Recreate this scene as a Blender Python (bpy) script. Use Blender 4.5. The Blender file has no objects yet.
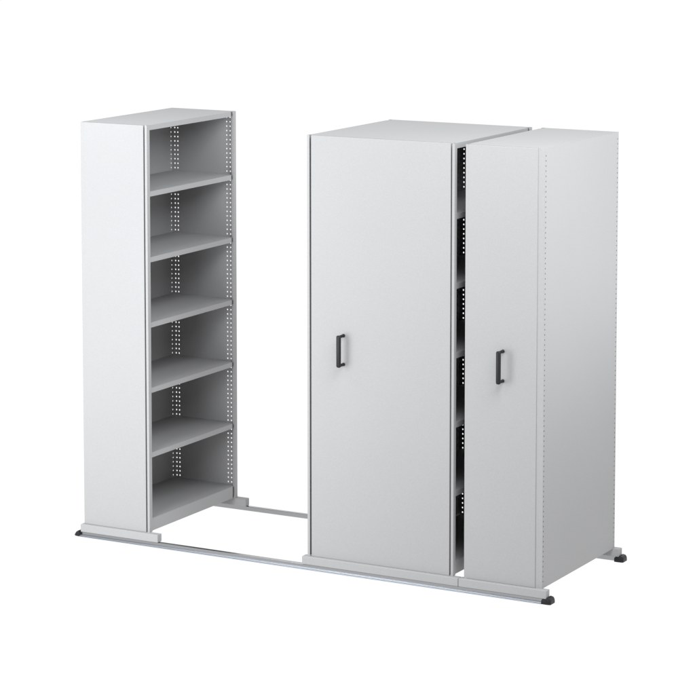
import bpy, bmesh, math
from mathutils import Vector

S = bpy.context.scene
COL = S.collection

# ------------------------------------------------------------------ materials
def new_mat(name):
    m = bpy.data.materials.new(name)
    m.use_nodes = True
    nt = m.node_tree
    return m, nt, nt.nodes['Principled BSDF']

def powder(name, col, rough=0.62, var=0.02, bump=0.09):
    """powder coated sheet steel: fine orange peel and a barely uneven tone"""
    m, nt, b = new_mat(name)
    tc = nt.nodes.new('ShaderNodeTexCoord')
    n1 = nt.nodes.new('ShaderNodeTexNoise'); n1.inputs['Scale'].default_value = 420; n1.inputs['Detail'].default_value = 2
    n2 = nt.nodes.new('ShaderNodeTexNoise'); n2.inputs['Scale'].default_value = 2.3; n2.inputs['Detail'].default_value = 3
    nt.links.new(tc.outputs['Object'], n1.inputs['Vector'])
    nt.links.new(tc.outputs['Object'], n2.inputs['Vector'])
    mx = nt.nodes.new('ShaderNodeMix'); mx.data_type = 'RGBA'
    mx.inputs['A'].default_value = (*[c * (1 - var) for c in col], 1)
    mx.inputs['B'].default_value = (*[min(1, c * (1 + var)) for c in col], 1)
    nt.links.new(n2.outputs['Fac'], mx.inputs['Factor'])
    n3 = nt.nodes.new('ShaderNodeTexNoise'); n3.inputs['Scale'].default_value = 190; n3.inputs['Detail'].default_value = 3
    nt.links.new(tc.outputs['Object'], n3.inputs['Vector'])
    g = nt.nodes.new('ShaderNodeMapRange'); g.inputs['From Min'].default_value = .3; g.inputs['From Max'].default_value = .7
    g.inputs['To Min'].default_value = .965; g.inputs['To Max'].default_value = 1.035
    nt.links.new(n3.outputs['Fac'], g.inputs['Value'])
    sc = nt.nodes.new('ShaderNodeVectorMath'); sc.operation = 'SCALE'
    nt.links.new(mx.outputs['Result'], sc.inputs[0]); nt.links.new(g.outputs['Result'], sc.inputs['Scale'])
    nt.links.new(sc.outputs['Vector'], b.inputs['Base Color'])
    bp = nt.nodes.new('ShaderNodeBump'); bp.inputs['Strength'].default_value = bump; bp.inputs['Distance'].default_value = 0.0006
    nt.links.new(n1.outputs['Fac'], bp.inputs['Height'])
    nt.links.new(bp.outputs['Normal'], b.inputs['Normal'])
    b.inputs['Roughness'].default_value = rough
    b.inputs['Specular IOR Level'].default_value = 0.15
    return m

PAINT = powder('light_grey_powder_coat', (0.290, 0.291, 0.293))
BLACK = powder('black_plastic', (0.016, 0.016, 0.018), rough=0.34, var=0.1, bump=0.12)

def metal(name, col, rough):
    m, nt, b = new_mat(name)
    tc = nt.nodes.new('ShaderNodeTexCoord')
    mp = nt.nodes.new('ShaderNodeMapping'); mp.inputs['Scale'].default_value = (1.5, 160, 160)
    n = nt.nodes.new('ShaderNodeTexNoise'); n.inputs['Scale'].default_value = 3; n.inputs['Detail'].default_value = 3
    nt.links.new(tc.outputs['Object'], mp.inputs['Vector']); nt.links.new(mp.outputs['Vector'], n.inputs['Vector'])
    mr = nt.nodes.new('ShaderNodeMapRange'); mr.inputs['To Min'].default_value = rough - .06; mr.inputs['To Max'].default_value = rough + .06
    nt.links.new(n.outputs['Fac'], mr.inputs['Value']); nt.links.new(mr.outputs['Result'], b.inputs['Roughness'])
    b.inputs['Base Color'].default_value = (*col, 1)
    b.inputs['Metallic'].default_value = 1
    return m

ALU = metal('bright_anodised_aluminium', (0.30, 0.32, 0.35), 0.42)
SLIT_DARK = powder('dark_slit_shade', (0.045, 0.045, 0.047), rough=0.5)  # dark base colour paints the shaded slit at the lip ends
STEEL = metal('dull_rolled_steel', (0.33, 0.335, 0.345), 0.24)

def floor_mat():
    """added white floor: passes world light from below so shadows barely show"""
    m = bpy.data.materials.new('added_backlit_floor'); m.use_nodes = True
    nt = m.node_tree; nt.nodes.clear()
    out = nt.nodes.new('ShaderNodeOutputMaterial')
    t = nt.nodes.new('ShaderNodeBsdfTranslucent'); t.inputs['Color'].default_value = (.985, .985, .985, 1)
    d = nt.nodes.new('ShaderNodeBsdfDiffuse'); d.inputs['Color'].default_value = (.9, .9, .9, 1)
    mx = nt.nodes.new('ShaderNodeMixShader'); mx.inputs['Fac'].default_value = 0.03
    nt.links.new(t.outputs[0], mx.inputs[1]); nt.links.new(d.outputs[0], mx.inputs[2])
    nt.links.new(mx.outputs[0], out.inputs['Surface'])
    return m

# ------------------------------------------------------------------ mesh helpers
def box(bm, x0, x1, y0, y1, z0, z1, bev=0.0, seg=2):
    x0, x1 = sorted((x0, x1)); y0, y1 = sorted((y0, y1)); z0, z1 = sorted((z0, z1))
    v = [bm.verts.new(p) for p in ((x0,y0,z0),(x1,y0,z0),(x1,y1,z0),(x0,y1,z0),(x0,y0,z1),(x1,y0,z1),(x1,y1,z1),(x0,y1,z1))]
    f = [bm.faces.new([v[i] for i in q]) for q in ((3,2,1,0),(4,5,6,7),(0,1,5,4),(1,2,6,5),(2,3,7,6),(3,0,4,7))]
    if bev:
        es = list({e for q in f for e in q.edges})
        bmesh.ops.bevel(bm, geom=es, offset=bev, segments=seg, affect='EDGES', profile=.5, clamp_overlap=True)

def prism(bm, poly, axis, a, b, bev=0.0, seg=2):
    """extrude a 2-D outline along x, y or z between a and b"""
    def P(p, t):
        return {'x': (t, p[0], p[1]), 'y': (p[0], t, p[1]), 'z': (p[0], p[1], t)}[axis]
    A = [bm.verts.new(P(p, a)) for p in poly]; B = [bm.verts.new(P(p, b)) for p in poly]
    n = len(poly)
    f = [bm.faces.new(A), bm.faces.new(B[::-1])]
    for i in range(n):
        f.append(bm.faces.new((A[i], B[i], B[(i+1) % n], A[(i+1) % n])))
    bmesh.ops.recalc_face_normals(bm, faces=f)
    if bev:
        bmesh.ops.bevel(bm, geom=list({e for q in f for e in q.edges}), offset=bev, segments=seg, affect='EDGES', profile=.5, clamp_overlap=True)

PITCH = 0.0239
ZH = 2.119 - 86 * PITCH          # lowest hole of every slotted strip

def slotted(bm, place, u0, u1, z0, z1, cols, hw=0.0036, hh=0.0042, th=0.0014):
    """sheet strip with columns of rounded holes; place(u, w, z) -> xyz, w across the thickness"""
    half = 0.0080
    cuts = [u0]
    for c in sorted(cols):
        cuts += [c - half, c + half]
    cuts.append(u1)
    rows = []
    k = 0
    lo = ZH - PITCH / 2
    while lo + k * PITCH < z0 - 1e-6: k += 1
    zs = z0
    first = lo + k * PITCH
    if first - z0 > 1e-5: rows.append((z0, first, False))
    z = first
    while z + PITCH <= z1 + 1e-6:
        rows.append((z, z + PITCH, True)); z += PITCH
    if z1 - z > 1e-5: rows.append((z, z1, False))
    cache = {}
    def V(u, w, z):
        key = (round(u, 6), round(w, 6), round(z, 6))
        if key not in cache: cache[key] = bm.verts.new(place(u, w, z))
        return cache[key]
    def face(pts, w, flip):
        vs = [V(u, w, zz) for u, zz in pts]
        try: bm.faces.new(vs[::-1] if flip else vs)
        except ValueError: pass
    for za, zb, holes in rows:
        zm = (za + zb) / 2
        for i in range(len(cuts) - 1):
            ua, ub = cuts[i], cuts[i+1]
            if ub - ua < 1e-6: continue
            um = (ua + ub) / 2
            if holes and i % 2 == 1:
                outer = [(ua,za),(um,za),(ub,za),(ub,zm),(ub,zb),(um,zb),(ua,zb),(ua,zm)]
                k1 = .80
                inner = [(um-hw*k1,zm-hh*k1),(um,zm-hh),(um+hw*k1,zm-hh*k1),(um+hw,zm),(um+hw*k1,zm+hh*k1),(um,zm+hh),(um-hw*k1,zm+hh*k1),(um-hw,zm)]
                for j in range(8):
                    q = (j + 1) % 8
                    for w, fl in ((0, False), (th, True)):
                        face([outer[j], outer[q], inner[q], inner[j]], w, fl)
                    a, b = inner[j], inner[q]
                    try: bm.faces.new((V(a[0],0,a[1]), V(b[0],0,b[1]), V(b[0],th,b[1]), V(a[0],th,a[1])))
                    except ValueError: pass
            else:
                pts = [(ua,za),(ub,za)] + ([(ub,zm)] if holes else []) + [(ub,zb),(ua,zb)] + ([(ua,zm)] if holes else [])
                if not holes and i % 2 == 1: pts = [(ua,za),(um,za),(ub,za),(ub,zb),(um,zb),(ua,zb)]
                for w, fl in ((0, False), (th, True)):
                    face(pts, w, fl)
    # close the long edges
    for u in (u0, u1):
        vs = [V(u,0,z0), V(u,th,z0), V(u,th,z1), V(u,0,z1)]
        try: bm.faces.new(vs)
        except ValueError: pass

def thing(name, label, cat, loc, group=None):
    o = bpy.data.objects.new(name, None); COL.objects.link(o)
    o.location = loc; o.empty_display_size = .2
    o['label'] = label; o['category'] = cat
    if group: o['group'] = group
    bpy.context.view_layer.update()
    return o

def world_loc(o):
    v = Vector((0, 0, 0))
    while o: v += o.location; o = o.parent
    return v

def part(name, bm, mat, parent, label=None, smooth=False, origin=None):
    """link a bmesh written in world coordinates as one part of its thing"""
    bmesh.ops.recalc_face_normals(bm, faces=bm.faces[:])
    c = Vector((0, 0, 0))
    for v in bm.verts: c += v.co
    c = Vector(origin) if origin else c / len(bm.verts)
    for v in bm.verts: v.co -= c
    me = bpy.data.meshes.new(name); bm.to_mesh(me); bm.free()
    me.materials.append(mat)
    if smooth:
        for p in me.polygons: p.use_smooth = True
    o = bpy.data.objects.new(name, me); COL.objects.link(o)
    o.parent = parent
    o.location = c - world_loc(parent) if parent else c
    if label: o['label'] = label
    return o

def B(): return bmesh.new()

# ------------------------------------------------------------------ sizes (metres)
F = 0.0150            # floor level
D = 0.8605            # run of every bay, front face to rear face
H = 2.154             # top of the units
ZB = 0.0785           # top of the carriages = underside of end panels
SHELF_Z = (1.818, 1.485, 1.1525, 0.8185, 0.4865)
BOT = 0.147           # top of the bottom shelf

# ------------------------------------------------------------------ shelving
def slit_shade(parent, xa, xb, y, z0, z1):
    """dark block standing in for the shaded slit between a lip and the rear upright"""
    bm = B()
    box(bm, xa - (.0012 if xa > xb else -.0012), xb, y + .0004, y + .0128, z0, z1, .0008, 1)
    part('slit_shade_block', bm, SLIT_DARK, parent)

def bay(root, bx, s, w, spine=False):
    """one bay with its back at x=bx, open towards s; t = distance from the back"""
    X = lambda t: bx + s * t
    zt = H - 0.0035
    bt = 0.0 if not spine else 0.005         # face of the back sheet
    for near in (True, False):
        # --- outer upright: a slim channel with a slotted web
        bm = B()
        yo, yi = (0.0005, 0.026) if near else (D, 0.8350)
        sg = 1 if near else -1
        box(bm, X(w-.0130), X(w), yo, yo + sg*.0014, ZB, H - .001)                    # outer face
        box(bm, X(w-.0014), X(w), yo + sg*.0014, yi - sg*.0014, ZB, H - .001)         # side face
        box(bm, X(w-.0130), X(w), yi - sg*.0014, yi, ZB, H - .001)                    # inner return
        yw = .0185 if near else D - .0034
        slotted(bm, lambda u, ww, z: (X(u), yw + ww, z), w-.074, w-.0016, ZB, zt - .003, [w-.055, w-.034])
        part('upright', bm, PAINT, root)
        # --- back upright
        bm = B()
        slotted(bm, lambda u, ww, z: (X(u), yw + ww, z), bt - .0012 if spine else .0014, .056, ZB, zt - .003, [.0235, .0425] if spine else [.019, .038])
        if not spine:
            if near:
                slotted(bm, lambda u, ww, z: (X(ww), u, z), .0040, .024, ZB, H - .0030, [.0122])
                box(bm, X(.0016), X(.0375), .0040, .0054, ZB, H - .0030)
            else:
                slotted(bm, lambda u, ww, z: (X(ww), u, z), D - .024, D - .0002, ZB, H - .0030, [D - .0122])
        else:
            if near:
                slotted(bm, lambda u, ww, z: (X(bt - .0014 + ww), u, z), .0200, .058, ZB, zt - .004, [.016, .034])
            else:
                slotted(bm, lambda u, ww, z: (X(bt - .0014 + ww), u, z), D - .058, D - .0035, ZB, zt - .004, [D-.033, D-.0145])
        part('upright', bm, PAINT, root)
        # --- plain sheet between the two uprights
        bm = B()
        box(bm, X(.0562), X(w-.0742), yw, yw + .0014, ZB, zt - .003)
        part('end_sheet', bm, PAINT, root)
    # --- back sheet
    bm = B()
    if spine:
        box(bm, X(bt-.0014), X(bt), .0582, D - .0582, ZB, zt - .004)
        box(bm, X(.0006), X(.0020), .0200, D - .0020, ZB, zt - .004)       # liner behind the slotted strips
    else: box(bm, X(0), X(.0014), .0240, D - .0240, ZB, H - .0030, 0)
    part('back_panel', bm, PAINT, root)
    # --- shelves: folded sheet with front and rear lip
    y0, y1 = .0285, .8150
    ts = bt + .0035
    for z in SHELF_Z:
        bm = B()
        o, l = w - .0022, .0258
        prism(bm, [(X(ts),z-l),(X(ts),z),(X(o),z),(X(o),z-l),(X(o-.016),z-l),(X(o-.016),z-l+.0014),(X(o-.0016),z-l+.0014),(X(o-.0016),z-.0016),(X(ts+.0014),z-.0016),(X(ts+.0014),z-l)], 'y', y0, y1)
        # tongue that carries the sheet back to the slotted web
        box(bm, X(ts + .0002), X(w-.0155), y1, D - .0042, z - .0034, z - .0008)
        box(bm, X(ts + .0002), X(w-.0155), .0204, y0, z - .0034, z - .0008)
        sh = part('shelf', bm, PAINT, root)
        slit_shade(sh, X(o), X(o-.011), y1, z - l + .001, z - .004)
    bm = B()
    o, z, zl = w - .0022, BOT, .0835
    prism(bm, [(X(ts),z-.03),(X(ts),z),(X(o),z),(X(o),zl),(X(o-.016),zl),(X(o-.016),zl+.0014),(X(o-.0016),zl+.0014),(X(o-.0016),z-.0016),(X(ts+.0014),z-.0016),(X(ts+.0014),z-.03)], 'y', y0, y1)
    box(bm, X(ts + .0002), X(w-.0155), y1, D - .0042, z - .0034, z - .0008)
    box(bm, X(ts + .0002), X(w-.0155), .0204, y0, z - .0034, z - .0008)
    sh = part('bottom_shelf', bm, PAINT, root, 'lowest shelf with a deeper plinth lip')
    slit_shade(sh, X(o), X(o-.011), y1, zl + .001, z - .004)

def top_cover(root, x0, x1, open_left, open_right):
    """roof sheet: flat plate notched round the outer uprights with a folded fascia on each open side"""
    n = .0138; yb, yf = D, .0146
    L = x0 + (n if open_left else .0); R = x1 - (n if open_right else .0)
    ya, ye = .0285, .8150
    pl = [(L, yf)] + ([(R, yf)] if open_right else [(R - .0355, yf), (R - .0355, .0040), (R, .0040)])
    if open_right: pl += [(R, ya), (x1 - .0022, ya), (x1 - .0022, ye), (R, ye)]
    pl += [(R, yb), (L, yb)]
    if open_left: pl += [(L, ye), (x0 + .0022, ye), (x0 + .0022, ya), (L, ya)]
    bm = B()
    prism(bm, pl, 'z', H - .0030, H - .0012)
    for on, xf, sg in ((open_left, x0 + .0022, 1), (open_right, x1 - .0022, -1)):
        if on:
            box(bm, xf, xf + sg*.0016, ya, ye, H - .0268, H - .0030)
            box(bm, xf + sg*.0016, xf + sg*.016, ya, ye, H - .0268, H - .0254)
    tp = part('top_panel', bm, PAINT, root)
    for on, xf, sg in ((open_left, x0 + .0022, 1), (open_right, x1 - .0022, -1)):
        if on: slit_shade(tp, xf, xf + sg*.011, ye, H - .0258, H - .0034)

def end_panel(root, x0, x1):
    bm = B()
    box(bm, x0, x1, 0, .0134, ZB + .0005, H - .0018, .0014, 2)
    return part('end_panel', bm, PAINT, root, smooth=False)

def carriage(root, x0, x1):
    for y0, y1 in ((-.021, .0175), (D - .0175, D + .021)):
        bm = B()
        box(bm, x0, x1, y0, y1, .0385, ZB, .0022, 2)
        part('carriage_beam', bm, PAINT, root)

def handle(root, x, zc):
    e = bpy.data.objects.new('handle', None); COL.objects.link(e); e.parent = root
    e.location = Vector((x, 0, zc)) - world_loc(root)
    hl = .078
    bm = B()                                   # grip: rounded bar, softly domed to the front
    w, d = .0112, .0085
    prof = []
    for i in range(16):
        a = 2 * math.pi * i / 16
        cx, cy = math.cos(a), math.sin(a)
        r = (abs(cx) ** 3.2 + abs(cy) ** 3.2) ** (-1 / 3.2)
        prof.append((x + w * r * cx, -.049 + d * r * cy))
    rings = []
    for k, sc in ((-hl, .55), (-hl + .0025, .86), (-hl + .007, 1), (hl - .007, 1), (hl - .0025, .86), (hl, .55)):
        rings.append([bm.verts.new((x + (p[0]-x)*sc, -.049 + (p[1]+.049)*sc, zc + k)) for p in prof])
    for a, b in zip(rings, rings[1:]):
        for i in range(16): bm.faces.new((a[i], a[(i+1) % 16], b[(i+1) % 16], b[i]))
    bm.faces.new(rings[0][::-1]); bm.faces.new(rings[-1])
    part('grip', bm, BLACK, e, smooth=True)
    for q in (-1, 1):                          # round stand-off foot with a wider collar at the panel
        bm = B()
        zz = zc + q * .0705
        rr = []
        for y, r in ((-.047, .0070), (-.020, .0072), (-.009, .0078), (-.003, .0086), (-.0003, .0088)):
            rr.append([bm.verts.new((x + r*math.cos(2*math.pi*i/18), y, zz + r*math.sin(2*math.pi*i/18))) for i in range(18)])
        for a, b in zip(rr, rr[1:]):
            for i in range(18): bm.faces.new((a[i], a[(i+1) % 18], b[(i+1) % 18], b[i]))
        bm.faces.new(rr[0]); bm.faces.new(rr[-1])
        part('handle_mount', bm, BLACK, e, smooth=True)

GU = 'shelving units standing on the two rails'
# left unit, open to the right
ua = thing('shelving_unit', 'narrow light grey shelving unit with open side showing six empty shelves, at the far left', 'shelving unit', (.2, .43, .0385), GU)
bay(ua, 0, 1, .3983)
top_cover(ua, .0005, .3983, False, True)
end_panel(ua, 0, .3766)
carriage(ua, -.0105, .4585)
# middle double unit
ub = thing('shelving_unit', 'wide double-sided light grey shelving unit with black handle, between the two narrow units', 'shelving unit', (1.717, .43, .0385), GU)
bay(ub, 1.71685, 1, .39825, True)
bay(ub, 1.71685, -1, .39825, True)
top_cover(ub, 1.3186, 2.1151, True, True)
end_panel(ub, 1.3408, 2.0940)
carriage(ub, 1.2980, 2.1510)
handle(ub, 1.5200, 1.1185)
# right unit, open to the left, closed back to the right
uc = thing('shelving_unit', 'narrow light grey shelving unit with closed plain back and black handle, at the right end', 'shelving unit', (2.378, .43, .0385), GU)
bay(uc, 2.5798, -1, .4063)
top_cover(uc, 2.1735, 2.5798, True, False)
end_panel(uc, 2.1860, 2.5438)
carriage(uc, 2.1535, 2.6120)
handle(uc, 2.3715, 1.1185)

# ------------------------------------------------------------------ rails
def cap(root, x, yc, s, front):
    """black moulded rail stop: low blunt block with chamfered corners, top falling away at its outer end"""
    bm = B()
    q = 1 if front else -1
    def ring(t, ins, h):                      # ins: how far the flanks draw in; h: height above the floor
        a, b = -.027 + ins, .033 - ins
        p = ((a, .0004), (a, h*.70), (a + .005, h), (b - .005, h), (b, h*.70), (b, .0004))
        return [bm.verts.new((x + s*t, yc + q*e, F + g)) for e, g in p]
    if s > 0:
        R = [ring(*r) for r in ((0, .001, .0215), (.0222, 0, .0215), (.0240, 0, .0320), (.0390, .001, .0295), (.0450, .004, .0250), (.0475, .007, .0180))]
    else:
        R = [ring(*r) for r in ((0, .001, .0215), (.0015, 0, .0215), (.0025, 0, .0320), (.0100, .001, .0300), (.0260, .004, .0200), (.0360, .011, .0090))]
    for a, b in zip(R, R[1:]):
        for i in range(6): bm.faces.new((a[i], a[(i+1) % 6], b[(i+1) % 6], b[i]))
    bm.faces.new(R[0]); bm.faces.new(R[-1])
    bmesh.ops.recalc_face_normals(bm, faces=bm.faces[:])
    bmesh.ops.bevel(bm, geom=bm.edges[:], offset=.0014, segments=2, affect='EDGES', clamp_overlap=True)
    c = part('end_cap', bm, BLACK, root, smooth=False)
    bm = B()                                   # small screw in the top
    n = 14
    ts, zo = (.0285, .0085) if s > 0 else (.0065, .0085)
    rr = [[bm.verts.new((x + s*ts + r*math.cos(2*math.pi*i/n), yc + q*.005 + r*math.sin(2*math.pi*i/n), F + z + zo)) for i in range(n)] for r, z in ((.0042, .0220), (.0042, .0243), (.0034, .0249))]
    for a, b in zip(rr, rr[1:]):
        for i in range(n): bm.faces.new((a[i], a[(i+1) % n], b[(i+1) % n], b[i]))
    bm.faces.new(rr[-1])
    part('screw', bm, BLACK, c)

def rail(label, yc, front):
    x0, x1 = -.0120, 2.5900
    t = thing('floor_rail', label, 'rail', (1.285, yc, F), 'floor rails under the shelving units')
    q = 1 if front else -1                    # the flange lies on the outer side
    pr = [(-.0115,F+.0004),(-.0115,.0366),(-.0105,.0376),(.0105,.0376),(.0115,.0366),(.0115,F+.0004)]
    bm = B()
    prism(bm, [(yc + q*a, b) for a, b in pr], 'x', x0, x1)
    part('rail_track', bm, STEEL, t)
    fl = [(-.0118,F+.0004),(-.0118,.0228),(-.0190,.0222),(-.0205,.0196),(-.0225,.0196),(-.0240,.0208),(-.0280,.0196),(-.0292,.0178),(-.0292,F+.0004)]
    bm = B()
    prism(bm, [(yc + q*a, b) for a, b in fl], 'x', x0, x1)
    part('rail_flange', bm, ALU, t)
    cap(t, x0, yc, -1, front); cap(t, x1, yc, 1, front)

rail('slim aluminium floor rail along the front, under the end panels', -.004, True)
rail('slim aluminium floor rail along the rear, mostly hidden behind the units', D + .004, False)

# ------------------------------------------------------------------ added floor, lit through from below to lose shadows
bm = B()
n = 96
vs = [bm.verts.new((1.3 + 90*math.cos(2*math.pi*i/n), 0.4 + 90*math.sin(2*math.pi*i/n), F)) for i in range(n)]
bm.faces.new(vs)
fl = part('floor', bm, floor_mat(), None, origin=(0, 0, 0))
fl['kind'] = 'structure'
fl['label'] = 'plain seamless white floor, added and lit from below to lose shadows'

# ------------------------------------------------------------------ light
W = bpy.data.worlds.new('World'); S.world = W; W.use_nodes = True
bg = W.node_tree.nodes['Background']
bg.inputs['Color'].default_value = (1, 1, 1, 1)
bg.inputs['Strength'].default_value = 1.04

def area_lamp(name, loc, target, sx, sy, watts, col=(1, 1, 1)):  # unseen area lamps, added and fitted to reach the panel and shelf tones
    l = bpy.data.lights.new(name, 'AREA'); l.shape = 'RECTANGLE'; l.size = sx; l.size_y = sy
    l.energy = watts; l.color = col
    o = bpy.data.objects.new(name, l); COL.objects.link(o)
    o.location = loc
    o.rotation_euler = (Vector(target) - Vector(loc)).to_track_quat('-Z', 'Y').to_euler()
    return o

area_lamp('fitted_area_lamp', (3.82, -1.46, 4.27), (1.0, 0.72, 2.0), 2.4, 2.4, 208.5, (.955, .975, 1))
area_lamp('fitted_area_lamp', (0.1, -2.54, 1.23), (-0.5, -0.5, 1.56), 2.05, 2.05, 115.1, (.955, .975, 1))
area_lamp('fitted_area_lamp', (4.04, 0.8, 1.95), (2.39, 0.6, 3.44), 2.36, 2.36, 25.7, (.955, .975, 1))
area_lamp('fitted_area_lamp', (-0.08, -0.69, 3.2), (0.36, 1.0, 1.95), 0.85, 0.85, 14.7, (.955, .975, 1))
area_lamp('fitted_area_lamp', (1.1, -4.5, 5.68), (0.57, 0.65, -0.3), 1.08, 1.08, 34.4, (.955, .975, 1))

# ------------------------------------------------------------------ camera
cam = bpy.data.cameras.new('camera'); co = bpy.data.objects.new('camera', cam); COL.objects.link(co)
co.location = (7.7392, -11.2824, 3.5228)
co.rotation_euler = (math.pi/2 - .1037, 0, .5023)
cam.sensor_width = 36; cam.lens = 2704.45 / 695 * 36
cam.shift_y = -(347.5 - 131.02) / 695
cam.clip_end = 500
S.camera = co
S.view_settings.view_transform = 'Standard'; S.view_settings.look = 'None'
S.view_settings.exposure = 0; S.view_settings.gamma = 1
S.cycles.max_bounces = 12; S.cycles.diffuse_bounces = 8
S.cycles.use_denoising = True
